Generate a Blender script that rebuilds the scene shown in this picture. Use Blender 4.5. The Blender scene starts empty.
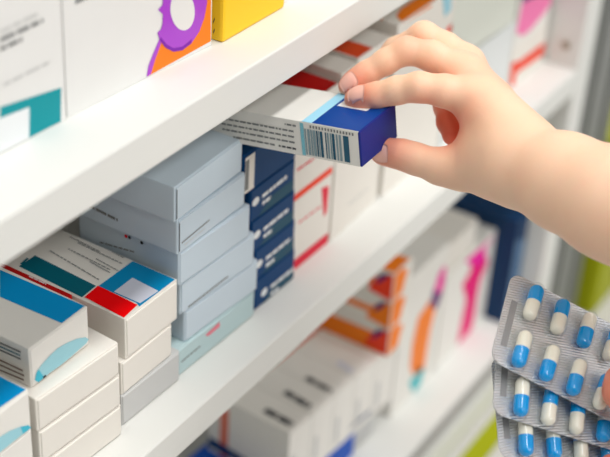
import bpy, bmesh, math, random
import numpy as np
from mathutils import Vector, Matrix
from mathutils.bvhtree import BVHTree

random.seed(7)
scene = bpy.context.scene
col = scene.collection

# ------------------------------------------------------------------ camera (solved from the vanishing points)
RC = Matrix(((0.5375805, -0.8415203, 0.0533917), (0.4344204, 0.3306733, 0.8378151), (-0.7226937, -0.4271987, 0.5433371)))
FPX = 1378.9258
CAM = Vector((-0.53285807, -0.35303013, 0.33881887))
def ray(x, y): return RC.transposed() @ Vector(((x - 305) / FPX, -(y - 228.5) / FPX, -1.0))
def dep(x, y, d): return CAM + ray(x, y) * d
def camvec(x, y, z): return RC.transposed() @ Vector((x, y, z))
def hit(x, y, P, n):
    r = ray(x, y); return CAM + r * ((P - CAM).dot(n) / r.dot(n))

cd = bpy.data.cameras.new('camera'); cam = bpy.data.objects.new('camera', cd); col.objects.link(cam)
cam.matrix_world = Matrix.Translation(CAM) @ RC.transposed().to_4x4()
cd.sensor_width = 36; cd.lens = 36 * FPX / 610; cd.clip_start = 0.01
cd.dof.use_dof = True; cd.dof.focus_distance = 0.735; cd.dof.aperture_fstop = 5.4; cd.dof.aperture_blades = 0
scene.camera = cam

# ------------------------------------------------------------------ materials
def lin(c): return tuple(((v / 255) / 12.92 if v / 255 <= .04045 else ((v / 255 + .055) / 1.055) ** 2.4) for v in c) + (1,)
MATS = {}
def mat(name, rgb, rough=.5, spec=.22, metal=0, coat=0, noise=.0, scale=40):
    if name in MATS: return MATS[name]
    m = bpy.data.materials.new(name); m.use_nodes = True
    nt = m.node_tree; b = nt.nodes['Principled BSDF']
    b.inputs['Base Color'].default_value = lin(rgb); b.inputs['Roughness'].default_value = rough
    b.inputs['Specular IOR Level'].default_value = spec; b.inputs['Metallic'].default_value = metal
    b.inputs['Coat Weight'].default_value = coat
    if noise:
        tc = nt.nodes.new('ShaderNodeTexCoord'); n = nt.nodes.new('ShaderNodeTexNoise'); n.inputs['Scale'].default_value = scale
        mx = nt.nodes.new('ShaderNodeMix'); mx.data_type = 'RGBA'
        a = lin(rgb); mx.inputs[6].default_value = tuple(v * (1 - noise) for v in a[:3]) + (1,); mx.inputs[7].default_value = tuple(min(1, v * (1 + noise)) for v in a[:3]) + (1,)
        nt.links.new(tc.outputs['Object'], n.inputs['Vector']); nt.links.new(n.outputs['Fac'], mx.inputs[0]); nt.links.new(mx.outputs[2], b.inputs['Base Color'])
    MATS[name] = m; return m
WHITE = mat('white_board', (236, 234, 228), .45, noise=.02)
WARM = mat('warm_white_board', (236, 232, 224), .5, noise=.02)
PURPLEBOX = mat('cool_white_board', (231, 231, 229), .45, noise=.02)
GREYB = mat('blue_grey_board', (202, 217, 228), .38, noise=.02)
GREYC = mat('grey_board', (203, 204, 203), .5, noise=.02)
PALE = mat('pale_cyan_board', (190, 214, 217), .45)
SHELF = mat('shelf_paint', (226, 227, 223), .4, noise=.012, scale=12)
BLUE = mat('sky_blue_ink', (0, 150, 216), .35, .15)
TEAL = mat('teal_ink', (0, 150, 160), .4)
DTEAL = mat('deep_teal_ink', (0, 100, 118), .4)
BAND = mat('cyan_blue_ink', (0, 140, 194), .38, .15)
RED = mat('red_ink', (255, 0, 6), .4, .1)
CRIM = mat('crimson_ink', (226, 28, 62), .45)
ORED = mat('orange_red_ink', (245, 66, 34), .45)
DRED = mat('deep_red_board', (190, 10, 8), .5)
ORRED = mat('rust_orange_board', (226, 78, 32), .5)
ORANGE = mat('orange_ink', (250, 130, 22), .45)
PURPLE = mat('purple_ink', (172, 66, 208), .3, coat=.3)
DPURPLE = mat('dark_purple_ink', (96, 24, 112), .45)
MAGENTA = mat('magenta_ink', (244, 24, 164), .45)
HOTPINK = mat('hot_pink_ink', (238, 20, 122), .45)
PINK = mat('pink_ink', (248, 128, 184), .45)
SALMON = mat('salmon_ink', (226, 120, 96), .5)
YELLOW = mat('yellow_board', (253, 206, 44), .42)
DYEL = mat('amber_ink', (246, 186, 10), .45)
NAVY = mat('navy_board', (0, 62, 114), .4, .12)
ROYAL = mat('royal_blue_ink', (0, 66, 150), .3, .12)
ENDBLUE = mat('deep_blue_ink', (34, 46, 130), .4, .12)
LBLUE = mat('light_blue_ink', (164, 222, 246), .4)
SWOOSH = mat('pale_cyan_ink', (160, 214, 226), .4)
CYAN = mat('cyan_ink', (64, 190, 216), .4)
GREYINK = mat('grey_ink', (128, 130, 130), .5)
DGREY = mat('dark_grey_ink', (72, 74, 78), .5)
BLACK = mat('black_ink', (24, 26, 30), .5)
BROWN = mat('brown_ink', (110, 78, 62), .5)
BARTEAL = mat('barcode_teal_ink', (44, 92, 116), .5)
BARGREY = mat('barcode_grey_ink', (138, 160, 168), .5)
LAV = mat('pale_lilac_ink', (214, 218, 232), .4)
INKW = mat('white_ink', (236, 240, 242), .4)
PALEIN = mat('faint_grey_ink', (205, 206, 204), .5)
METAL = mat('grey_painted_metal', (138, 141, 138), .45, metal=.2, noise=.03)
DMETAL = mat('dark_grey_painted_metal', (104, 106, 104), .5, metal=.2)
LIME = mat('lime_plastic', (160, 166, 10), .5)

# ------------------------------------------------------------------ mesh helpers
class MB:
    def __init__(s): s.v = []; s.f = []; s.mi = []; s.sm = []; s.mats = []
    def slot(s, m):
        if m not in s.mats: s.mats.append(m)
        return s.mats.index(m)
    def add(s, vs, fs, m, smooth=False):
        o = len(s.v); k = s.slot(m)
        s.v += [tuple(v) for v in vs]
        for f in fs: s.f.append(tuple(i + o for i in f)); s.mi.append(k); s.sm.append(smooth)
    def box(s, a, b, m, bev=.0005, seg=2):
        bm = bmesh.new(); bmesh.ops.create_cube(bm, size=1)
        for v in bm.verts: v.co = Vector([a[i] + (v.co[i] + .5) * (b[i] - a[i]) for i in range(3)])
        if bev: bmesh.ops.bevel(bm, geom=list(bm.edges), offset=bev, segments=seg, profile=.6, affect='EDGES')
        bm.verts.ensure_lookup_table(); bm.verts.index_update()
        s.add([v.co.copy() for v in bm.verts], [[v.index for v in f.verts] for f in bm.faces], m); bm.free()
    def build(s, name, parent=None, M=None):
        me = bpy.data.meshes.new(name); me.from_pydata(s.v, [], s.f)
        for m in s.mats: me.materials.append(m)
        me.polygons.foreach_set('material_index', s.mi); me.polygons.foreach_set('use_smooth', s.sm)
        me.update(); o = bpy.data.objects.new(name, me); col.objects.link(o)
        if parent: o.parent = parent
        if M is not None: o.matrix_basis = M
        return o
def tag(o, label, cat, group=None, kind=None):
    if label: o['label'] = label
    if cat: o['category'] = cat
    if group: o['group'] = group
    if kind: o['kind'] = kind
    return o
def empty(name, M=None):
    o = bpy.data.objects.new(name, None); o.empty_display_size = .01; col.objects.link(o)
    if M is not None: o.matrix_basis = M
    return o

# ------------------------------------------------------------------ cartons
class Carton:
    """frame: x along the front, y into the shelf, z up; origin = front left bottom corner"""
    def __init__(s, O, size, yaw=0, M3=None, bev=.0005, clamp=.0008):
        s.size = size; s.M = Matrix.Translation(Vector(O)) @ (M3.to_4x4() if M3 else Matrix.Rotation(math.radians(yaw), 4, 'Z'))
        s.inv = s.M.inverted(); s.mb = MB(); s.flaps = []; s.bev = bev; s.front = s.mb; s.fo = 0; s.clamp = clamp
    def body(s, m): w, d, h = s.size; s.mb.box((0, 0, 0), (w, d, h), m, s.bev); return s
    def flap(s, m, inset=.0007, name='end_flap'):
        w, d, h = s.size; f = MB(); f.box((inset, -.0007, inset), (w - inset, .0012, h - inset), m, .0007); s.flaps.append((name, f)); s.front = f; s.fo = -.0007; return s
    def loc(s, face, px):
        w, d, h = s.size
        P, n = {'F': (Vector((0, s.fo, 0)), Vector((0, 1, 0))), 'L': (Vector((0, 0, 0)), Vector((1, 0, 0))), 'T': (Vector((0, 0, h)), Vector((0, 0, 1))), 'R': (Vector((w, 0, 0)), Vector((1, 0, 0)))}[face]
        return s.inv @ hit(px[0], px[1], s.M @ P, s.M.to_3x3() @ n)
    def poly(s, face, pts, m, layer=0, local=False):
        w, d, h = s.size; e = .00015 + .00008 * layer; c = s.clamp; vs = []
        for p in pts:
            q = (Vector(p) if local else s.loc(face, p))
            x = min(max(q.x, c), w - c); y = min(max(q.y, c), d - c); z = min(max(q.z, c), h - c)
            vs.append({'F': (x, s.fo - e, z), 'L': (-e, y, z), 'T': (x, y, h + e), 'R': (w + e, y, z)}[face])
        a = sum(((Vector(vs[i]) - Vector(vs[0])).cross(Vector(vs[(i + 1) % len(vs)]) - Vector(vs[0])) for i in range(1, len(vs) - 1)), Vector())
        out = {'F': Vector((0, -1, 0)), 'L': Vector((-1, 0, 0)), 'T': Vector((0, 0, 1)), 'R': Vector((1, 0, 0))}[face]
        if a.dot(out) < 0: vs.reverse()
        (s.front if face == 'F' else s.mb).add(vs, [list(range(len(vs)))], m); return s
    def line(s, face, p, q, t, m, words=0, layer=1):
        a = s.loc(face, p); b = s.loc(face, q); d = b - a
        up = {'F': Vector((0, 0, 1)), 'L': Vector((0, 0, 1)), 'T': Vector((0, 0, 1)).cross(d.normalized()), 'R': Vector((0, 0, 1))}[face] * t / 2
        segs = [(0, 1)]
        if words:
            segs = []; x = 0
            while x < 1:
                l = random.uniform(.5, 1.4) / words; segs.append((x, min(1, x + l))); x += l + .16 / words
        for u, v in segs:
            s.poly(face, [a + d * u - up, a + d * v - up, a + d * v + up, a + d * u + up], m, layer, local=True)
        return s
    def build(s, name, label, cat='medicine box', group=None):
        o = s.mb.build(name, M=s.M); tag(o, label, cat, group)
        for n, f in s.flaps: f.build(n, o)
        return o

S = -.177; U = .0228; S3 = -.442

# ------------------------------------------------------------------ shelving unit (one thing) and the setting
unit = empty('shelving_unit', Matrix.Translation((0, .15, -.506))); tag(unit, 'white shelving unit with three deep boards, pale end panel and grey metal post', 'shelf')
def upart(name, a, b, m, bev=.0015):
    o_ = Vector((0, .15, -.506)); f = MB(); f.box(Vector(a) - o_, Vector(b) - o_, m, bev, 3); return f.build(name, unit)
XL, XR = -.62, .505
upart('shelf_board', (XL, 0, 0), (XR, .30, U), SHELF, .0016)
upart('shelf_board', (XL, 0, -.2), (XR, .30, S), SHELF, .0016)
upart('shelf_board', (XL, .004, S3 - .023), (XR, .30, S3), SHELF, .0016)
upart('edge_trim', (XL, -.0012, S3 - .008), (XR, .0045, S3 - .003), mat('grey_edging', (158, 158, 154), .5), .0006)
upart('plinth', (XL, .001, -.506), (XR, .02, S3 - .026), SHELF)
upart('back_panel', (XL, .30, -.506), (XR, .312, .35), SHELF)
upart('end_panel', (XR, 0, -.506), (.538, .312, .35), SHELF)
post = upart('upright_post', (.5385, -.002, -.506), (.622, .05, .35), METAL, .002)
f = MB(); o_ = Vector((0, .15, -.506))
f.box(Vector((.5445, -.0035, -.5)) - o_, Vector((.5535, -.0015, .345)) - o_, DMETAL, .0004)
f.box(Vector((.590, -.0035, -.5)) - o_, Vector((.602, -.0015, .345)) - o_, DMETAL, .0004)
g = f.build('post_groove', post)
f = MB(); c_ = hit(566, 45, Vector((.5042, 0, 0)), Vector((1, 0, 0))) - o_
f.add([c_ + Vector((-.001 if k else 0, 0, 0)) * 1 + (Vector((0, math.cos(a) * .004, math.sin(a) * .004))) for k in (0, 1) for a in [i * math.pi / 8 for i in range(16)]],
      [[i, (i + 1) % 16, 16 + (i + 1) % 16, 16 + i] for i in range(16)] + [list(range(31, 15, -1))], mat('brass_screw', (170, 160, 145), .4, metal=.3))
f.build('screw_cap', unit)
f = MB(); f.box((-2.5, -2.5, -.53), (3.5, 2.5, -.507), mat('floor_vinyl', (208, 206, 202), .45, noise=.03, scale=5), 0); tag(f.build('floor'), None, None, kind='structure')
f = MB(); f.box((-2.5, .40, -.507), (3.5, .46, 2.4), mat('wall_paint', (226, 225, 220), .6, noise=.015, scale=6), 0); tag(f.build('wall_back'), None, None, kind='structure')
f = MB(); f.box((.1, -.026, -.5068), (.62, -.006, -.5060), LIME, .0002); tag(f.build('floor_tape'), 'yellow green tape strip on the floor along the shelf base', 'tape')
f = MB(); f.box((.63, -.02, -.5065), (.95, .33, -.30), LIME, .006, 3)
f.box((.70, -.021, -.40), (.76, -.0195, -.35), mat('pale_sticker', (226, 226, 170), .5), .0003)
tag(f.build('plastic_crate'), 'yellow green plastic crate standing beyond the grey shelf post', 'crate')

# ------------------------------------------------------------------ upper shelf
c = Carton((-.215, .0418, U), (.1135, .065, .13), yaw=-3.0).body(PURPLEBOX)
c.poly('F', [(0, 107), (0, 160), (61, 130), (61, 87.5)], TEAL)
c.poly('F', [(-60, 145), (-60, 180), (0, 154.5), (29, 140), (29, 106.8), (0, 118)], INKW, 1)
c.line('F', (0, 32), (39, 13), .0016, PALEIN, 3); c.line('F', (0, 40), (43, 20), .002, GREYINK, 3); c.line('F', (0, 49), (22, 39), .002, GREYINK, 2)
c.line('F', (3, 85), (51, 61), .0015, PALEIN, 4)
c.build('medicine_box', 'tall white box with teal band and white label, far left on the top shelf', group='tall cartons on the top shelf')
c = Carton((-.0999, .0367, U), (.1067, .06, .14), yaw=-3.6).body(PURPLEBOX)
c.poly('F', [(147, 76.5), (149, 66), (154, 53), (160, 39), (168, 20), (174, 0), (176, -30), (211, -30), (210.6, 41)], ORANGE)
c.poly('F', [(146.3, 77), (148, 66), (153, 53), (159, 39), (163, 30), (166, 32), (160, 45), (154.5, 60), (150.5, 74)], PURPLE, 1)
ring = [(166, -25), (163, -5), (162, 5), (157.6, 9.5), (162.5, 14), (162, 24), (160.5, 29), (157, 32.5), (159.5, 40), (165, 47.5), (173, 51.5), (182, 50), (191, 43), (199, 31), (204, 17), (206.5, 3), (206.5, -25)]
c.poly('F', ring, PURPLE, 2)
c.poly('F', [(182 + 11.8 * math.cos(a) + 3 * math.sin(a), 10 + 20 * math.sin(a) - 3 * math.cos(a)) for a in [i * math.pi / 16 for i in range(32)]], PURPLEBOX, 3)
c.poly('F', [(160.5, 37), (166, 44), (173, 48), (182, 46.5), (191, 39), (191, 43), (182, 50), (173, 51.5), (165, 47.5), (159.5, 40)], mat('violet_ink', (128, 30, 172), .35), 3)
c.line('F', (75, 2), (91, -5), .002, GREYINK, 2)
c.build('medicine_box', 'tall white box with purple ring and orange corner on the top shelf', group='tall cartons on the top shelf')
c = Carton((.0122, .0268, U), (.0600, .055, .12), yaw=0, bev=.002).body(YELLOW)
c.poly('F', [(214.5, 36), (218.5, 39), (219, -20), (215, -20)], DYEL)
c.line('L', (213.3, 22.5), (215, 18.5), .0016, BROWN, 0); c.line('L', (213.4, 32.5), (215, 29.5), .0016, BROWN, 0)
c.build('medicine_box', 'plain yellow box on the top shelf beside the purple ring box', group='tall cartons on the top shelf')
Carton((.0748, .03, U), (.11, .055, .12)).body(mat('blush_board', (240, 228, 230), .45)).build('medicine_box', 'pinkish white box at the top edge beyond the yellow one', group='tall cartons on the top shelf')

# ------------------------------------------------------------------ lower shelf, left stacks
def swoosh(c, pts, tip):
    c.poly('F', pts, SWOOSH, 1); c.poly('F', tip, CYAN, 2)
sw = [(34.5, 380), (36, 373), (41, 365), (49, 356), (57, 348.5), (66, 343), (77, 338.5), (85, 337), (88.5, 339), (86, 343), (78, 350), (69, 358), (59, 366), (49, 373), (42, 379), (38, 382)]
tip = [(34.5, 380), (36, 373), (38, 369), (43, 376), (42, 379), (38, 382)]
# A1
c = Carton((-.1412, .032, S + .0653), (.0445, .11, .0246), yaw=0).body(WHITE).flap(WHITE)
c.poly('T', [(0, 297), (62, 323.5), (88, 303.5), (0, 270)], BLUE)
swoosh(c, sw, tip); c.poly('F', [(42, 377), (45, 374.5), (46, 376), (43.5, 378)], BLACK, 3)
for (a, b, m_) in [((-8, 339), (21, 352), DGREY), ((-8, 342.5), (20.5, 355.3), DTEAL), ((-8, 346), (21, 359), DGREY), ((-8, 356), (23, 370.6), BROWN), ((-8, 361), (24.5, 375.5), BROWN), ((-8, 366.5), (24, 379.8), BROWN)]:
    c.line('L', a, b, .0009, m_, 0)
c.build('medicine_box', 'white box with sky blue band on top, alone on the front stack at left', group='blue banded white boxes')
# A0 and the one under it
for k, (z, lab) in enumerate([(-.1264, 'white box with sky blue top cut by the left edge, lower corner'), (-.151, 'white box under the blue topped one in the lower left corner'), (-.1768, 'lowest white box in the pile at the lower left corner')]):
    c = Carton((-.1958, .024, z), (.0444, .11, .0244), yaw=0).body(WHITE).flap(WHITE)
    c.poly('T', [(28, 390), (0, 407), (-30, 390), (0, 371)], BLUE)
    c.poly('T', [(27.5, 389.5), (-2, 409), (-40, 394), (-20, 370)], BLUE, 1)
    dx, dy = 2 * k, 42 * k
    sp = [(x - 57 + dx, y + 88 + dy) for x, y in sw]
    c.poly('F', sp, SWOOSH, 1); c.poly('F', [(x - 57 + dx, y + 88 + dy) for x, y in [(77, 338.5), (85, 337), (88.5, 339), (86, 343), (80, 347)]], CYAN, 2)
    c.build('medicine_box', lab, group='blue banded white boxes')
# B stack
for k in range(3):
    z = S + .0002 + .0217 * (2 - k)
    c = Carton((-.1465 + .0006 * k, .0246 - .0002 * k, z), (.0606, .10, .0213), yaw=-3.5 + .3 * k, bev=.0009).body(WARM).flap(WARM, .0012)
    if k == 0: c.line('T', (44, 393.5), (112, 348), .0005, DGREY, 0); c.line('F', (42.5, 394), (45, 392), .0012, DGREY, 0)
    c.build('medicine_box', ['plain white box, top of the front stack under the blue banded box', 'plain white box, middle of the front stack at left', 'plain white box, bottom of the front stack at left'][k], group='plain white boxes in the front stack')
# red carton behind A
c = Carton((-.0955, .060, S + .0660), (.0188, .10, .0075)).body(DRED)
c.line('T', (30, 276), (47, 284), .002, INKW, 4); c.build('medicine_box', 'dark red box half hidden behind the sky blue banded box')
# C stack
c = Carton((-.0751, .0253, S + .0442), (.0462, .112, .0272)).body(WARM).flap(WARM, .0012)
c.poly('T', [(35, 255.5), (96, 286), (82, 297.5), (19, 266.5)], DTEAL)
c.poly('T', [(98.5, 286.3), (133, 261), (177.5, 280), (140, 307), (136.5, 303)], BAND)
c.poly('T', [(132.5, 278), (158.5, 291.3), (140, 303.5), (114, 292)], LAV, 1)
c.poly('T', [(123.5, 318.3), (137.5, 305.2), (98, 286), (84.5, 297.5)], RED, 2)
c.poly('T', [(20, 264), (27, 258), (29, 259), (22, 265)], DTEAL, 1)
for a, b in [((50, 251), (99, 280)), ((68, 249), (110, 270)), ((78, 243), (122, 264)), ((82, 237), (124, 258)), ((70, 237), (100, 252)), ((96, 259), (118, 271)), ((90, 262), (110, 273))]:
    c.line('T', a, b, .0008, GREYINK, 11)
c.build('medicine_box', 'white box with red, teal and blue printed top, on two plain boxes')
c = Carton((-.079, .0255, S + .0216), (.0452, .10, .0224), yaw=0).body(WARM).flap(WARM, .001); c.build('medicine_box', 'plain white box directly under the red and blue topped box')
c = Carton((-.0796, .0253, S + .0002), (.0516, .095, .0212), yaw=-1.2).body(GREYC).flap(GREYC, .0008)
c.line('F', (128, 388.5), (162, 361), .0008, DGREY, 0); c.build('medicine_box', 'grey box lying at the shelf edge, bottom of the printed-top stack')
# E stack: blue-grey cartons
xs = [(-.0312, .0672, 2.2), (-.0288, .0656, .4), (-.0264, .0662, -2.0), (-.0233, .0688, -3.2), (-.0188, .0696, -3.0)]
labs = ['top blue-grey box of the tall stack, shaded by the upper shelf', 'second blue-grey box of the tall stack, with small print on its front', 'third blue-grey box of the tall stack, with red and black dots on its side', 'fourth blue-grey box down, with a line of print along its front', 'fifth blue-grey box down, resting on the pale cyan one']
for k in range(5):
    x, w, yw = xs[k]; z = S + .0199 + .0225 * (4 - k)
    c = Carton((x, .0256 + (0, 0, .0006, .0018, .002)[k], z), (w, .074, .0223), yaw=yw, bev=.001).body(GREYB).flap(GREYB, .0009)
    if k == 1: c.line('F', (181.5, 243), (209, 220), .0009, GREYINK, 14); c.line('F', (184, 245), (205, 228), .0006, PALEIN, 5); c.line('L', (84, 203), (118, 220), .0018, GREYINK, 4)
    if k < 2: c.poly('F', [(.0011, 0, .002), (.0017, 0, .002), (.0017, 0, .0205), (.0011, 0, .0205)], DGREY, 0, local=True)
    if k == 0: c.line('L', (104, 206), (122, 212), .001, GREYINK, 3)
    if k == 2:
        for p, m_ in [((126.3, 236), RED), ((129.8, 237.3), BLACK), ((142, 242.5), BLACK)]:
            q = c.loc('L', p); r_ = .0011
            c.poly('L', [q + Vector((0, r_ * math.cos(a), r_ * math.sin(a))) for a in [i * math.pi / 5 for i in range(10)]], m_, 2, local=True)
        c.line('L', (100, 242), (135, 252), .0009, GREYINK, 5)
    if k == 3: c.line('F', (188, 307), (228, 276), .0011, GREYINK, 16)
    c.build('medicine_box', labs[k], group='blue-grey boxes in the tall stack')
c = Carton((-.0268, .0264, S + .0002), (.0764, .075, .0196), yaw=-1.2).body(PALE).flap(PALE, .0008)
c.poly('F', [(205, 335), (219, 322), (220, 326), (208, 336)], mat('rose_ink', (236, 130, 146), .45), 1)
c.line('F', (181, 362), (200, 346), .0009, GREYINK, 4)
c.build('medicine_box', 'pale cyan box with rose mark, bottom of the blue-grey stack')
# F stack: navy cartons
fx = [(.036, .0565), (.044, .0485), (.0465, .0478), (.0515, .0452), (.0528, .0458)]
flab = ['topmost navy box with a white strip at its left end', 'second navy box of the stack, white oval logo level with the red stripe', 'third navy box of the stack, white oval logo and print', 'fourth navy box of the stack, second from the shelf', 'lowest navy box, standing on the shelf']
logos = [None, (255.5, 201.5), (256.8, 234.5), (259, 263.8), (264, 292)]
for k in range(5):
    x, w = fx[k]; z = S + .0002 + .0233 * (4 - k); h = .0231 if k else .0272
    c = Carton((x, .027, z), (w, .065, h)).body(NAVY).flap(NAVY, .0007)
    if k == 0:
        c.poly('F', [(.0002, 0, .001), (.0105, 0, .001), (.0105, 0, h - .002), (.0002, 0, h - .002)], WARM, 1, local=True)
        c.poly('F', [(.001, 0, .003), (.0085, 0, .003), (.0085, 0, h - .004), (.001, 0, h - .004)], GREYINK, 2, local=True)
        c.poly('F', [(.0045, 0, .003), (.009, 0, .003), (.009, 0, h - .004), (.0045, 0, h - .004)], WARM, 3, local=True)
    else:
        lx, ly = logos[k]; q = c.loc('F', (lx, ly))
        c.poly('F', [q + Vector((.0037 * math.cos(a), 0, .0028 * math.sin(a))) for a in [i * math.pi / 8 for i in range(16)]], INKW, 1, local=True)
        c.line('F', (lx + 6.5, ly - 5), (lx + 31, ly - 25), .0026, INKW, 5); c.line('F', (lx + 6.5, ly + 2), (lx + 15, ly - 4.5), .0026, INKW, 2)
        c.poly('F', [(0.009, 0, .0005), (w, 0, .0005), (w, 0, .009), (.022, 0, .009)], mat('petrol_ink', (0, 74, 100), .4), 0, local=True)
    c.build('medicine_box', flab[k], group='navy boxes in the stack')
# G: white and crimson
c = Carton((.1005, .0303, S + .0002), (.0468, .07, .0553)).body(WARM)
c.poly('F', [(288, 265), (328.5, 232), (331, 240), (331, 243), (288, 277)], CRIM); c.poly('F', [(321.5, 188), (329, 185.5), (326.5, 212), (323.5, 217)], CRIM); c.line('F', (298, 223), (321, 206), .0012, CRIM, 3)
c.build('medicine_box', 'white box with crimson stripe along its foot, standing beside the navy stack')
c = Carton((.0955, .0303, S + .0558), (.0525, .07, .0655)).body(WARM)
c.poly('F', [(288, 200), (332, 166), (332, 174), (288, 211)], ORED); c.line('F', (297, 170), (314, 158), .0016, CRIM, 3)
c.poly('T', [(.0, 0, 0), (.0515, 0, 0), (.0515, .07, 0), (0, .07, 0)], DRED, 0, local=True)
c.build('medicine_box', 'white box with red top and red stripe, on the crimson striped box')
# H: upright thin cartons
for k, (x, w, top, h, lab) in enumerate([(.1492, .0200, WARM, .127, 'thin upright white box right beside the red topped boxes'), (.1702, .0208, ORRED, .129, 'thin upright box with rust orange top under the shelf'), (.192, .0238, WARM, .128, 'thin upright white box, third of the row behind the hand')]):
    c = Carton((x, .030 + .001 * k, S + .0002), (w, .07, h)).body(WARM)
    if top is ORRED: c.poly('T', [(0, 0, 0), (w, 0, 0), (w, .07, 0), (0, .07, 0)], ORRED, 0, local=True)
    c.line('F', (348, 205), (368, 188), .001, PALEIN, 3)
    c.build('medicine_box', lab, group='thin upright boxes in a row')
# I, J, K : far cartons
c = Carton((.2215, .031, S + .0002), (.0855, .07, .134)).body(WARM)
c.poly('F', [(399, 12), (432, -8), (432, 6), (402, 18)], ORANGE, 1); c.poly('F', [(443, -10), (452, -16), (451, 10), (444, 17)], mat('powder_blue_ink', (158, 210, 226), .45), 1)
c.poly('F', [(446, 29), (452, 23), (452, 30), (447, 34)], ORED, 1); c.poly('F', [(451, 25), (458, 20), (458, 27), (451, 31)], BLACK, 2)
c.poly('T', [(374, 22), (379, 16), (383, 20), (379, 26)], ORANGE, 1); c.poly('T', [(396, 16), (402, 8), (440, -16), (440, 0), (402, 22)], ORANGE, 1)
c.build('medicine_box', 'cream box with orange and powder blue patches above the hand knuckles')
c = Carton((.3095, .031, S + .0002), (.117, .07, .064)).body(mat('cool_board', (226, 230, 230), .45)); c.build('medicine_box', 'low pale box under another pale box, right of the knuckles', group='pale boxes beyond the hand')
c = Carton((.3095, .032, S + .0645), (.116, .07, .073)).body(mat('greenish_board', (224, 228, 218), .45)); c.line('F', (468, 53), (512, 32), .002, GREYINK, 0)
c.build('medicine_box', 'pale greenish box stacked on a low box, upper right of the hand', group='pale boxes beyond the hand')
c = Carton((.4285, .031, S + .0002), (.072, .07, .038)).body(WARM)
c.poly('F', [(509, 86), (511.5, 63), (517, 61), (514.5, 84)], ORED, 1); c.poly('F', [(512, 66), (546, 41), (549, 45), (548, 50), (516, 73)], ORED, 2)
c.build('medicine_box', 'white box with red corner stripe at the end of the shelf')
c = Carton((.4285, .031, S + .0385), (.071, .07, .10)).body(WHITE)
c.poly('F', [(516, 33), (523, -2), (558, -22), (558, -2), (545, 12), (530, 30), (522, 36)], PINK, 1); c.poly('F', [(522, 3), (524, -30), (556, -40), (553, -12)], DPURPLE, 2)
c.build('medicine_box', 'white box with pink patch standing on the red cornered box')

# ------------------------------------------------------------------ third shelf
# flat blue carton under the row of white ones
c = Carton((.098, .052, S3 + .0003), (.140, .075, .0390), yaw=-4).body(mat('royal_board', (24, 86, 190), .45)); c.build('medicine_box', 'blue box lying flat under the row of white boxes, lowest shelf')
Carton((.241, .046, S3 + .0003), (.032, .07, .0390), yaw=-4).body(GREYC).build('medicine_box', 'grey white box beside the flat blue box under the white row')
wl = ['nearest white upright box of the row, with salmon stripe on its side, lowest shelf', 'second white upright box of the row, dark mark on top, lowest shelf', 'third white upright box of the row, dark mark on top, lowest shelf', 'fourth white upright box of the row, pale lilac mark on top', 'last white upright box of the row, next to the orange striped boxes']
marks = [(265, 410, 293, 425), (285, 392, 310, 407), (306, 378, 331, 392), (338, 362, 352, 372), None]
for k in range(5):
    a = math.radians(-4); x = .1315 + .0285 * k
    w = .0281 if k < 4 else .03
    c = Carton((.1315 + .0285 * k * math.cos(a), .0412 + .0285 * k * math.sin(a), S3 + .0396), (w, .078, .0597), yaw=-4).body(WHITE)
    m_ = marks[k]
    if m_: c.line('T', m_[:2], m_[2:], .006, DGREY if k < 3 else LAV, 3)
    c.poly('T', [(0, .058, 0), (w, .058, 0), (w, .066, 0), (0, .066, 0)], SALMON, 0, local=True)
    if k == 0:
        c.poly('L', [(0, .058, 0), (0, .066, 0), (0, .066, .05), (0, .058, .05)], SALMON, 0, local=True)
        c.poly('L', [(0, 0, .004), (0, .078, .004), (0, .078, .014), (0, 0, .010)], NAVY, 1, local=True)
    c.poly('F', [(.004, 0, .008), (.009, 0, .008), (.009, 0, .034), (.004, 0, .034)], PALEIN, 1, local=True)
    c.line('F', (350, 428), (372, 409), .003, NAVY, 0)
    c.build('medicine_box', wl[k], group='white upright boxes in a row on the lowest shelf')
# O: stacked white cartons with orange print
ol = ['white box with broad orange foot band, on the row of white boxes', 'white box with orange print, middle of the small stack on the lowest shelf', 'white box with orange and purple corner, top of the small stack']
for k in range(3):
    z = S3 + .0995 + .0275 * k
    c = Carton((.254 - .001 * k, .0285, z), (.030, .085, .027)).body(WARM)
    w, d, h = c.size
    if k == 0: c.poly('L', [(0, 0, .0), (0, .085, .0), (0, .085, .019), (0, 0, .019)], ORANGE, 1, local=True)
    else: c.poly('L', [(0, .018, .010), (0, .042, .010), (0, .042, .016), (0, .018, .016)], ORANGE, 1, local=True)
    c.poly('L', [(0, 0, 0), (0, .022, .004), (0, .016, .018), (0, 0, .026)], ORED if k != 1 else ORANGE, 2, local=True)
    c.poly('L', [(0, .010, .016), (0, .016, .012), (0, .012, .022), (0, .004, .026)], DPURPLE, 3, local=True)
    c.poly('F', [(0, 0, 0), (.016, 0, .002), (.022, 0, .02), (.012, 0, .027), (0, 0, .027)], ORANGE, 1, local=True)
    if k == 2: c.poly('T', [(0, 0, 0), (.026, 0, 0), (.024, .012, 0), (.008, .026, 0), (0, .03, 0)], ORANGE, 1, local=True); c.poly('T', [(0, .022, 0), (.008, .024, 0), (0, .038, 0)], DPURPLE, 2, local=True)
    c.build('medicine_box', ol[k], group='orange printed boxes in a small stack')
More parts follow.
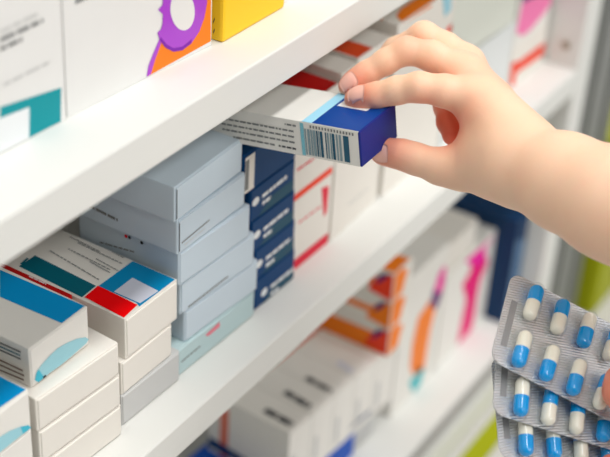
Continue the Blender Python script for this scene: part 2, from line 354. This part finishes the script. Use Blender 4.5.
# P
c = Carton((.296, .040, S3 + .0003), (.078, .08, .142)).body(WHITE)
c.poly('F', [(413, 394), (409, 384), (420, 366), (424, 368), (420, 384)], mat('turquoise_ink', (40, 188, 196), .45), 1)
c.poly('F', [(410, 368), (412, 345), (418, 318), (430, 300), (436, 305), (430, 330), (424, 368), (414, 376)], ORANGE, 1)
c.poly('F', [(430, 306), (433, 290), (440, 283), (442, 292), (436, 309)], DPURPLE, 2)
c.poly('F', [(434, 292), (438, 276), (444, 265), (456, 258), (454, 268), (446, 280), (441, 292)], MAGENTA, 3)
c.build('medicine_box', 'tall white box with orange to magenta ribbon, lowest shelf')
c = Carton((.3775, .040, S3 + .0003), (.1, .08, .1005)).body(WHITE)
c.poly('F', [(457, 345), (462, 318), (466, 300), (462, 285), (470, 272), (472, 258), (484, 250), (488, 262), (480, 280), (476, 300), (474, 318), (470, 338), (460, 348)], HOTPINK, 1)
c.poly('F', [(454, 247), (470, 240), (496, 234), (486, 246), (484, 262), (474, 266), (466, 254)], MAGENTA, 2)
c.build('medicine_box', 'white box with hot pink ribbon on its front, lowest shelf')
c = Carton((.3815, .045, S3 + .1012), (.06, .07, .028)).body(WARM); c.build('medicine_box', 'small cream box lying on the hot pink ribbon box')
c = Carton((.4785, .020, S3 + .0003), (.0255, .1, .116)).body(mat('ink_blue_board', (10, 52, 92), .5))
c.poly('F', [(0, 0, 0), (.0255, 0, 0), (.0255, 0, .085), (0, 0, .095)], mat('slate_ink', (84, 116, 150), .5), 1, local=True); c.build('medicine_box', 'dark blue box squeezed against the end panel, lowest shelf')

# ------------------------------------------------------------------ carton held by the hand
M3 = Matrix(((0.99969595, -0.01760467, -0.01726518), (0.02003147, 0.98812955, 0.15231133), (0.01437885, -0.15261087, 0.98818175)))
TL = Vector((0.03372127, -0.04724573, -0.01437996)); HW, HD, HH = .0402, .118, .0211
HB = TL - M3 @ Vector((0, 0, HH))
c = Carton(HB, (HW, HD, HH), M3=M3, bev=.0004, clamp=.0001).body(WHITE)
c.poly('T', [(.0003, 0, 0), (HW, 0, 0), (HW, .0293, 0), (.0003, .0293, 0)], ROYAL, 0, local=True)
c.poly('T', [(0, .0293, 0), (HW, .0293, 0), (HW, .0357, 0), (0, .0357, 0)], LBLUE, 0, local=True)
c.poly('T', [(337, 106), (350, 97), (372, 108), (366.5, 111.5)], INKW, 1)
def L(y0, y1, z0, z1, m, l=1):
    y0 *= .9; y1 *= .9; c.poly('L', [(0, y0, z0), (0, y1, z0), (0, y1, z1), (0, y0, z1)], m, l, local=True)
L(.0385, .041, .0008, .0203, mat('soft_teal_ink', (130, 196, 212), .4))
y = .0072
bars = [(.0038, BARTEAL), (.0014, None), (.0016, BARGREY), (.0008, None), (.0012, BARGREY), (.001, None), (.0018, BARTEAL), (.0004, None), (.001, BARGREY), (.0008, None), (.0012, BARGREY), (.0006, None), (.0008, BARTEAL), (.0018, None), (.0018, BARTEAL), (.0004, None), (.0008, BARGREY), (.0004, None), (.001, BARTEAL), (.0005, None), (.002, BARGREY), (.0004, None), (.0012, BARGREY), (.0005, None), (.0018, BARGREY), (.0008, None), (.001, BARGREY)]
for wd, m_ in bars:
    if m_: L(y, y + wd, .0016, .0172, m_)
    y += wd
x = .0035
while x < .034: L(x, x + .0011, .0182, .0198, GREYINK); x += .0021
random.seed(3)
for k, (zz, y0, y1) in enumerate([(.0178, .044, .052), (.0142, .046, .100), (.0108, .046, .100), (.0074, .046, .100), (.0036, .0455, .058), (.0036, .061, .092)]):
    x = y0
    while x < y1:
        l_ = random.uniform(.0015, .005); L(x, min(x + l_, y1), zz - .00055, zz + .00055, DGREY if k == 4 else GREYINK); x += l_ + .0008
c.flap(ENDBLUE, .0, 'end_flap')
held = c.build('medicine_box', 'white box with barcode and blue end, pinched between fingers and thumb')

# ------------------------------------------------------------------ hands: signed distance field -> one continuous skin mesh
def smin(a, b, k):
    h = np.clip(.5 + .5 * (b - a) / k, 0, 1); return b + (a - b) * h - k * h * (1 - h)
def rcone(P, a, b, ra, rb):
    ba = b - a; l2 = float(ba @ ba); t = np.clip(((P - a) @ ba) / l2, 0, 1)
    return np.linalg.norm(P - a - t[..., None] * ba, axis=-1) - (ra + (rb - ra) * t)
def chain(P, pts, k=.004):
    d = None
    for (a, ra), (b, rb) in zip(pts[:-1], pts[1:]):
        e = rcone(P, a, b, ra, rb); d = e if d is None else smin(d, e, k)
    return d
def surface_nets(F, org, h):
    nx, ny, nz = F.shape; ins = F < 0
    acc = np.zeros((nx - 1, ny - 1, nz - 1, 3), np.float32); cnt = np.zeros((nx - 1, ny - 1, nz - 1), np.int32)
    cs = [(i, j, k) for i in (0, 1) for j in (0, 1) for k in (0, 1)]
    sub = lambda A, c: A[c[0]:c[0] + nx - 1, c[1]:c[1] + ny - 1, c[2]:c[2] + nz - 1]
    for a in cs:
        for ax in range(3):
            if a[ax]: continue
            b = list(a); b[ax] = 1; fa, fb = sub(F, a), sub(F, b); x = sub(ins, a) != sub(ins, b)
            t = np.where(x, fa / np.where(x, fa - fb, 1), 0)
            for q in range(3): acc[..., q] += np.where(x, a[q] + (t if q == ax else 0), 0)
            cnt += x
    act = cnt > 0; idx = -np.ones(cnt.shape, np.int64); idx[act] = np.arange(act.sum())
    ijk = np.argwhere(act); V = org + h * (ijk + acc[act] / cnt[act][:, None])
    Q = []
    for ax in range(3):
        u, v = [(1, 2), (2, 0), (0, 1)][ax]
        sl0 = [slice(None)] * 3; sl1 = [slice(None)] * 3; sl0[ax] = slice(0, -1); sl1[ax] = slice(1, None)
        A = ins[tuple(sl0)]; B = ins[tuple(sl1)]
        for flip, m in ((0, A & ~B), (1, ~A & B)):
            E = np.argwhere(m); E = E[(E[:, u] > 0) & (E[:, v] > 0) & (E[:, u] < F.shape[u] - 1) & (E[:, v] < F.shape[v] - 1)]
            def g(du, dv):
                T = E.copy(); T[:, u] += du; T[:, v] += dv; return idx[T[:, 0], T[:, 1], T[:, 2]]
            q = np.stack([g(-1, -1), g(0, -1), g(0, 0), g(-1, 0)], 1)
            Q.append(q[:, ::-1] if flip else q)
    return V, np.concatenate(Q)
def skin_material():
    m = bpy.data.materials.new('skin'); m.use_nodes = True; nt = m.node_tree; b = nt.nodes['Principled BSDF']
    at = nt.nodes.new('ShaderNodeAttribute'); at.attribute_name = 'flush_shade'
    mx = nt.nodes.new('ShaderNodeMix'); mx.data_type = 'RGBA'; mx.inputs[6].default_value = lin((253, 210, 180)); mx.inputs[7].default_value = lin((238, 128, 102))
    tc = nt.nodes.new('ShaderNodeTexCoord'); n = nt.nodes.new('ShaderNodeTexNoise'); n.inputs['Scale'].default_value = 60; n.inputs['Detail'].default_value = 4
    ad = nt.nodes.new('ShaderNodeMath'); ad.operation = 'MULTIPLY_ADD'; ad.inputs[1].default_value = .25; ad.use_clamp = True
    sb = nt.nodes.new('ShaderNodeMath'); sb.operation = 'SUBTRACT'; sb.inputs[1].default_value = .12
    nt.links.new(tc.outputs['Object'], n.inputs['Vector']); nt.links.new(n.outputs['Fac'], ad.inputs[0]); nt.links.new(at.outputs['Fac'], sb.inputs[0]); nt.links.new(sb.outputs[0], ad.inputs[2])
    nt.links.new(ad.outputs[0], mx.inputs[0]); nt.links.new(mx.outputs[2], b.inputs['Base Color'])
    n2 = nt.nodes.new('ShaderNodeTexNoise'); n2.inputs['Scale'].default_value = 900; n2.inputs['Detail'].default_value = 3
    bp = nt.nodes.new('ShaderNodeBump'); bp.inputs['Strength'].default_value = .12; bp.inputs['Distance'].default_value = .0006
    nt.links.new(tc.outputs['Object'], n2.inputs['Vector']); nt.links.new(n2.outputs['Fac'], bp.inputs['Height']); nt.links.new(bp.outputs['Normal'], b.inputs['Normal'])
    b.inputs['Roughness'].default_value = .5; b.inputs['Specular IOR Level'].default_value = .35
    b.inputs['Subsurface Weight'].default_value = .25; b.inputs['Subsurface Radius'].default_value = (1, .35, .2); b.inputs['Subsurface Scale'].default_value = .004
    return m
SKIN = skin_material(); NAIL = mat('nail', (252, 196, 180), .4, coat=.1)
def J(lst): return [(np.array(dep(x, y, d)), r / 1000) for x, y, d, r in lst]
def make_hand(name, palm, fingers, parent, hvox, red, kpalm=.012, kf=.006, creases=()):
    allp = palm + fingers; pts = np.array([p for ch in allp for p, _ in ch]); rr = max(r for ch in allp for _, r in ch)
    lo = pts.min(0) - rr - .004; hi = pts.max(0) + rr + .004
    n = np.ceil((hi - lo) / hvox).astype(int) + 1
    F = np.ones(tuple(n), np.float32)
    def field(P):
        d = None
        for ch in palm: e = chain(P, ch, .008); d = e if d is None else smin(d, e, kpalm)
        out = d
        for ch in fingers: out = np.minimum(out, smin(d, chain(P, ch), kf))
        return out
    B = 12; half = hvox * B * .5 * 1.7321 + .006
    nb = -(-n // B); I = np.stack(np.meshgrid(*[np.arange(k) for k in nb], indexing='ij'), -1).reshape(-1, 3)
    D = field((I * B + (B - 1) / 2) * hvox + lo)
    for (i, j, k), dc in zip(I, D):
        sl = tuple(slice(q * B, min(int(m), q * B + B)) for q, m in zip((i, j, k), n))
        if abs(dc) > half + .004: F[sl] = dc; continue
        G = np.stack(np.meshgrid(*[np.arange(q.start, q.stop) for q in sl], indexing='ij'), -1)
        F[sl] = field(G * hvox + lo)
    V, Q = surface_nets(F, lo, hvox)
    fl = np.zeros(len(V))
    for p, s_, a in red: fl = np.maximum(fl, a * np.exp(-(np.linalg.norm(V - p, axis=1) / s_) ** 2))
    me = bpy.data.meshes.new(name); me.from_pydata(V.tolist(), [], Q.tolist()); me.materials.append(SKIN)
    me.polygons.foreach_set('use_smooth', [True] * len(Q))
    at = me.attributes.new('flush_shade', 'FLOAT', 'POINT'); at.data.foreach_set('value', fl.astype(np.float32)); me.update()
    o = bpy.data.objects.new(name, me); col.objects.link(o); o.parent = parent
    sm = o.modifiers.new('smooth', 'SMOOTH'); sm.factor = .5; sm.iterations = 3
    return o, BVHTree.FromPolygons(V.tolist(), Q.tolist())
def nail(bvh, parent, center, axis, dorsal, length, width):
    """a curved plate pressed onto the fingertip: sampled on the skin below it"""
    ax = axis.normalized(); dv = (dorsal - ax * dorsal.dot(ax)).normalized(); sd = ax.cross(dv); n = 10; g = {}; vs = []
    for i in range(n + 1):
        for j in range(n + 1):
            u, v = 2 * i / n - 1, 2 * j / n - 1
            uu = u * math.sqrt(1 - .32 * v * v); vv = v * math.sqrt(1 - .32 * u * u)
            o = center + ax * uu * length / 2 + sd * vv * width / 2 + dv * .03
            h = bvh.ray_cast(o, -dv)
            p = h[0] if h[0] is not None else center
            vs.append(p + dv * (.00045 - .0003 * max(abs(u), abs(v)) ** 4))
    k = len(vs); vs += [p - dv * .0009 for p in vs]
    fs = []
    for i in range(n):
        for j in range(n):
            a = i * (n + 1) + j; fs.append((a, a + 1, a + n + 2, a + n + 1))
    rim = [j for j in range(n)] + [i * (n + 1) + n for i in range(n)] + [n * (n + 1) + j for j in range(n, 0, -1)] + [i * (n + 1) for i in range(n, 0, -1)]
    for i in range(len(rim)): a, b = rim[i], rim[(i + 1) % len(rim)]; fs.append((a, b, b + k, a + k))
    m = MB(); m.add(vs, fs, NAIL, True)
    return m.build('fingernail', parent)

person = empty('person'); tag(person, 'bare forearm reaching in to pinch a box, other hand holding blister packs', 'person')
# the reaching right hand
wrist = [(520, 163, .722, 21), (565, 182, .70, 24), (612, 203, .68, 27), (700, 243, .655, 31), (820, 300, .62, 36), (900, 335, .60, 38), (1090, 440, .55, 41), (1330, 570, .50, 44)]
palm = [J(wrist),
        J([(518, 156, .722, 17), (498, 124, .735, 13), (478, 98, .747, 10)]),
        J([(520, 152, .726, 16), (486, 110, .75, 12.5), (462, 74, .766, 10.5)]),
        J([(522, 150, .732, 15), (487, 104, .765, 12), (466, 64, .782, 10)]),
        J([(522, 156, .738, 15), (492, 112, .775, 12), (478, 84, .797, 9.5)]),
        J([(514, 170, .722, 17), (488, 168, .738, 14), (464, 169, .749, 10.6)]),
        J([(458, 165, .749, 7), (478, 147, .744, 7), (494, 128, .742, 7)])]
fing = [J([(353.5, 99, .7635, 5.2), (361, 98, .762, 6.4), (376, 95.6, .758, 6.9), (397, 90.4, .753, 7.3), (419, 87, .748, 7.9), (445, 91, .747, 8.6), (476, 99, .747, 10.2)]),
        J([(347, 86.5, .7765, 5.0), (354, 82.5, .7765, 6.3), (366, 74, .776, 6.7), (386, 61.5, .773, 6.9), (407, 50.5, .770, 7.4), (432, 56, .768, 8.2), (462, 74, .766, 10.3)]),
        J([(378, 66, .80, 5.8), (396, 50, .797, 7.0), (424, 36, .786, 8.0), (445, 48, .784, 8.6), (466, 64, .782, 9.8)]),
        J([(452, 136, .772, 5.5), (449, 122, .782, 6.6), (447, 106, .792, 7.4), (464, 92, .796, 8), (478, 84, .797, 9.2)]),
        J([(381, 153.5, .7665, 5.8), (389, 152.5, .7645, 7.2), (402, 154.5, .760, 7.9), (416, 159, .757, 8.3), (440, 166.5, .752, 9.6), (464, 169, .749, 10.6)])]
red = [(np.array(dep(358, 98, .757)), .013, .8), (np.array(dep(350, 85, .772)), .012, .85), (np.array(dep(386, 152, .76)), .016, .75), (np.array(dep(452, 127, .775)), .026, 1.1), (np.array(dep(462, 132, .75)), .016, .9), (np.array(dep(412, 44, .77)), .009, .35), (np.array(dep(428, 104, .745)), .01, .5), (np.array(dep(468, 117, .735)), .012, .4)]  # fingertip redness, plus shade painted into the palm between index finger and thumb
arm, bvh = make_hand('arm', palm, fing, person, .00105, red)
E_ = lambda a, b: (Vector(b[0]) - Vector(a[0]))
i_ = fing[0]; nail(bvh, arm, Vector(dep(357.5, 96.5, .758)), E_(i_[2], i_[0]), camvec(-.1, .75, .75), .0108, .0098)
i_ = fing[1]; nail(bvh, arm, Vector(dep(349, 83, .772)), E_(i_[2], i_[0]), camvec(-.2, .65, .8), .0105, .0092)
i_ = fing[4]; nail(bvh, arm, Vector(dep(381, 153, .76)), E_(i_[2], i_[0]), camvec(-.15, -.35, .95), .011, .0105)
PW, PH = .096, .0545; COLP, ROWP = .0166, .0289; C0, R0 = .0138, .0142
a3 = camvec(28, -14.5, -6.3).normalized(); b3 = camvec(-16, -44, 30); b3 = (b3 - a3 * b3.dot(a3)).normalized(); n3 = b3.cross(a3).normalized()
if n3.dot(CAM - dep(540, 330, .715)) < 0: n3 = -n3
O1 = dep(512.5, 271.5, .722)
# the left hand holding the blister packs (only fingertips inside the frame)
def Jp(lst): return [(np.array(hit(x, y, O1 + n3 * o, n3)), r / 1000) for x, y, o, r in lst]
palm2 = [Jp([(715, 480, -.008, 22), (760, 580, -.01, 25), (830, 720, -.01, 28)]),
         Jp([(712, 480, 0, 17), (685, 440, .012, 13)]), Jp([(730, 450, -.03, 15), (705, 400, -.036, 11)]), Jp([(725, 470, -.03, 15), (700, 440, -.036, 11)]), Jp([(712, 500, -.014, 16), (684, 500, -.012, 11)]), Jp([(705, 530, -.012, 16), (680, 525, -.012, 10.5)])]
fing2 = [Jp([(618, 379, .0162, 6.8), (621, 391, .0178, 8.8), (636, 408, .0185, 9.4), (660, 424, .017, 10.5), (685, 440, .012, 12.5)]),
         Jp([(611, 466, -.0065, 6.2), (632, 474, -.0065, 7.4), (656, 486, -.009, 8), (684, 500, -.012, 10)]),
         Jp([(612, 505, -.0065, 6), (632, 508, -.0065, 7.2), (655, 516, -.009, 8), (680, 525, -.012, 10)]),
         Jp([(632, 385, -.031, 6), (652, 378, -.032, 7.2), (678, 386, -.034, 8), (705, 400, -.036, 10)]),
         Jp([(624, 425, -.031, 6), (645, 420, -.032, 7.2), (674, 430, -.034, 8), (700, 440, -.036, 10)])]
red2 = [(fing2[0][1][0], .02, .95), (fing2[1][0][0], .02, .95)]
hand, bvh2 = make_hand('hand', palm2, fing2, person, .0013, red2)
nail(bvh2, hand, Vector(fing2[0][0][0]) + n3 * .006, E_(fing2[0][2], fing2[0][0]), n3 + camvec(.5, 0, 0), .012, .011)

# ------------------------------------------------------------------ blister packs
def foil_material():
    m = bpy.data.materials.new('ribbed_foil'); m.use_nodes = True; nt = m.node_tree; b = nt.nodes['Principled BSDF']
    b.inputs['Base Color'].default_value = lin((224, 227, 231)); b.inputs['Metallic'].default_value = .72; b.inputs['Roughness'].default_value = .38
    tc = nt.nodes.new('ShaderNodeTexCoord'); w = nt.nodes.new('ShaderNodeTexWave'); w.wave_type = 'BANDS'; w.bands_direction = 'DIAGONAL'; w.inputs['Scale'].default_value = 300
    w2 = nt.nodes.new('ShaderNodeTexNoise'); w2.inputs['Scale'].default_value = 90
    bp = nt.nodes.new('ShaderNodeBump'); bp.inputs['Strength'].default_value = .8; bp.inputs['Distance'].default_value = .0004
    mp = nt.nodes.new('ShaderNodeMapping'); mp.inputs['Rotation'].default_value = (0, 0, math.radians(-62))
    nt.links.new(tc.outputs['Object'], mp.inputs['Vector']); nt.links.new(mp.outputs['Vector'], w.inputs['Vector'])
    nt.links.new(w.outputs['Fac'], bp.inputs['Height'])
    bp2 = nt.nodes.new('ShaderNodeBump'); bp2.inputs['Strength'].default_value = .25; bp2.inputs['Distance'].default_value = .002
    nt.links.new(tc.outputs['Object'], w2.inputs['Vector']); nt.links.new(w2.outputs['Fac'], bp2.inputs['Height']); nt.links.new(bp.outputs['Normal'], bp2.inputs['Normal'])
    nt.links.new(bp2.outputs['Normal'], b.inputs['Normal'])
    mr = nt.nodes.new('ShaderNodeMapRange'); mr.inputs[3].default_value = .28; mr.inputs[4].default_value = .5
    nt.links.new(w2.outputs['Fac'], mr.inputs[0]); nt.links.new(mr.outputs[0], b.inputs['Roughness'])
    return m
FOIL = foil_material()
def clear_material():
    m = bpy.data.materials.new('clear_plastic'); m.use_nodes = True; nt = m.node_tree; nt.nodes.clear()
    o = nt.nodes.new('ShaderNodeOutputMaterial'); t = nt.nodes.new('ShaderNodeBsdfTransparent'); g = nt.nodes.new('ShaderNodeBsdfGlossy'); g.inputs['Roughness'].default_value = .12
    lw = nt.nodes.new('ShaderNodeLayerWeight'); pw = nt.nodes.new('ShaderNodeMath'); pw.operation = 'POWER'; pw.inputs[1].default_value = 3.5; f = nt.nodes.new('ShaderNodeMath'); f.operation = 'MULTIPLY_ADD'; f.inputs[1].default_value = .45; f.inputs[2].default_value = .045; nt.links.new(lw.outputs['Facing'], pw.inputs[0]); nt.links.new(pw.outputs[0], f.inputs[0]); mx = nt.nodes.new('ShaderNodeMixShader'); t.inputs['Color'].default_value = (.97, .98, .98, 1)
    nt.links.new(f.outputs[0], mx.inputs[0]); nt.links.new(t.outputs[0], mx.inputs[1]); nt.links.new(g.outputs[0], mx.inputs[2]); nt.links.new(mx.outputs[0], o.inputs['Surface']); return m
CLEAR = clear_material()
CAPB = mat('blue_gelatine', (0, 164, 244), .22, coat=.5); CAPW = mat('cream_gelatine', (253, 250, 236), .25, coat=.4)
STRIP = mat('matte_foil', (158, 161, 165), .5, metal=.5)
def rounded(w, h, r, n=6):
    P = []
    for cx, cy, a0 in ((w - r, r, -90), (w - r, h - r, 0), (r, h - r, 90), (r, r, 180)):
        for i in range(n + 1): a = math.radians(a0 + 90 * i / n); P.append((cx + r * math.cos(a), cy + r * math.sin(a)))
    return P
def half_capsule(m, R, Ls, end, mt, rim=0, n=18):
    """revolved tube along +y or -y from y=0 to a hemisphere"""
    prof = [(0, R)] + [(Ls + R * math.sin(a), R * math.cos(a)) for a in [i * math.pi / 16 for i in range(9)]]
    prof[-1] = (Ls + R, .00002)
    vs = [(r * math.cos(t), end * y, r * math.sin(t)) for y, r in prof for t in [2 * math.pi * k / n for k in range(n)]]
    fs = []
    for i in range(len(prof) - 1):
        for k in range(n):
            q = (i * n + k, i * n + (k + 1) % n, (i + 1) * n + (k + 1) % n, (i + 1) * n + k); fs.append(q if end > 0 else q[::-1])
    m.add(vs, fs, mt, True); m.add(vs[:n], [list(range(n))], mt)
DOMES = {}
def dome_mesh():
    m = MB(); R, L, H = .0049, .0073, .0086; n = 12; rows = []
    for i in range(8):
        a = i / 7 * math.pi / 2; r = R * (max(0, math.cos(a)) ** .55); z = H * math.sin(a) ** .9
        ring = [(r * math.cos(t), L + r * math.sin(t), z) for t in [math.pi * k / n for k in range(n + 1)]] + [(-r * math.cos(t), -L - r * math.sin(t), z) for t in [math.pi * k / n for k in range(n + 1)]]
        rows.append(ring)
    vs = [p for r in rows for p in r]; k = len(rows[0]); fs = [(i * k + j, i * k + (j + 1) % k, (i + 1) * k + (j + 1) % k, (i + 1) * k + j) for i in range(7) for j in range(k)]
    # soft flange where the blister meets the flat sheet
    fl = [(x * 1.0 + (.0011 if x > 0 else -.0011), y + (.0011 if y > 0 else -.0011), .0002) for x, y, z in rows[0]]
    o = len(vs); vs += fl; fs += [(o + j, o + (j + 1) % k, (j + 1) % k, j) for j in range(k)]
    m.add(vs, fs, CLEAR, True); return m
proto_dome = None; proto = {}
def make_pack(origin, rot, pattern, label):
    """local x = columns, y = up the strip, z = towards the capsule side; origin = top left corner"""
    ca, sa = math.cos(rot), math.sin(rot); ax = a3 * ca - b3 * sa; ay = -(b3 * ca + a3 * sa)
    R = Matrix((ax, ay, n3)).transposed()
    root = empty('blister_pack', Matrix.Translation(origin) @ R.to_4x4()); tag(root, label, 'blister pack', 'capsule blister packs held in a fan')
    m = MB(); P = rounded(PW, PH, .0065); k = len(P)
    vs = [(x, y - PH, .0) for x, y in P] + [(x, y - PH, -.0006) for x, y in P]
    m.add(vs, [list(range(k)), list(range(2 * k - 1, k - 1, -1))] + [(i, k + i, k + (i + 1) % k, (i + 1) % k) for i in range(k)], FOIL)
    m.add([(.0035, -.016, .0001), (.0035, -.044, .0001), (.0072, -.044, .0001), (.0072, -.016, .0001)], [(0, 1, 2, 3)], STRIP)
    m.build('foil_sheet', root)
    for r in range(2):
        for cidx in range(5):
            blue_up = pattern[r][cidx]
            cx, cy = C0 + COLP * cidx, -(R0 + ROWP * r)
            tilt = math.radians(random.uniform(-7, -1))
            Mx = Matrix.Translation((cx, cy, .0041)) @ Matrix.Rotation(tilt, 4, 'Z') @ Matrix.Rotation(random.uniform(0, 6), 4, 'Y')
            if not blue_up: Mx = Matrix.Translation((cx, cy, .0041)) @ Matrix.Rotation(math.pi + tilt, 4, 'Z')
            if 'cap' not in proto:
                f = MB(); half_capsule(f, .0038, .0072, -1, CAPW); half_capsule(f, .0037, .0010, 1, CAPW); proto['cap'] = f.build('capsule', root); cp = proto['cap']
                f = MB(); half_capsule(f, .00395, .0068, 1, CAPB); proto['half'] = f.build('capsule_cap', cp); proto['half']['label'] = 'glossy blue half'
                dm = proto['dome'] = dome_mesh().build('blister_dome', root)
            else:
                cp = proto['cap'].copy(); col.objects.link(cp); cp.parent = root
                hc = proto['half'].copy(); col.objects.link(hc); hc.parent = cp
                dm = proto['dome'].copy(); col.objects.link(dm); dm.parent = root
            cp.matrix_basis = Mx; cp.matrix_basis = Mx
            dm.matrix_basis = Matrix.Translation((cx, cy, 0))
    return root
random.seed(5)
make_pack(O1, 0, [[1, 1, 0, 1, 0], [0, 0, 0, 1, 1]], 'topmost capsule blister pack, leaning over the two others, thumb on it')
def pack_at(px, back, rot, pattern, label):
    q = hit(px[0], px[1], O1 - n3 * back, n3)
    ca, sa = math.cos(rot), math.sin(rot); ax = a3 * ca - b3 * sa; ay = -(b3 * ca + a3 * sa)
    make_pack(q - ax * C0 + ay * (R0 + ROWP), rot, pattern, label)
pack_at((517.5, 399.5), .0105, math.radians(10), [[1, 1, 1, 0, 1], [0, 1, 1, 0, 1]], 'middle capsule blister pack of the fan, below the topmost pack')
pack_at((521.5, 438.5), .0205, math.radians(20), [[1, 0, 0, 1, 1], [0, 0, 1, 0, 1]], 'lowest capsule blister pack of the fan, cut by the bottom edge')

# ------------------------------------------------------------------ light
w = bpy.data.worlds.new('world'); scene.world = w; w.use_nodes = True
bg = w.node_tree.nodes['Background']; bg.inputs[0].default_value = (1, .99, .97, 1); bg.inputs[1].default_value = .15
def area(name, loc, target, sx, sy, power, colr=(1, .985, .96)):
    l = bpy.data.lights.new(name, 'AREA'); l.shape = 'RECTANGLE'; l.size = sx; l.size_y = sy; l.energy = power; l.color = colr
    o = bpy.data.objects.new(name, l); col.objects.link(o); o.location = loc
    d = Vector(target) - Vector(loc); o.rotation_euler = d.to_track_quat('-Z', 'Y').to_euler(); return o
area('ceiling_tube_and_fill_light', (.2, -.62, 2.2), (.2, 0, -.1), 3.0, .3, 52)
area('ceiling_tube_and_fill_light', (.0, -2.1, 2.2), (.2, 0, -.1), 3.0, .3, 34)  # second strip added as frontal fill to brighten the packs and front faces
area('front_fill_light', (.1, -3.0, .9), (.1, 0, -.2), 2.4, 1.4, 34, (1, .98, .96))  # unseen front fill, added to lift the front faces between the boards

scene.view_settings.view_transform = 'Standard'; scene.view_settings.look = 'None'; scene.view_settings.gamma = 1; scene.view_settings.use_curve_mapping = False
scene.view_settings.exposure = -0.20
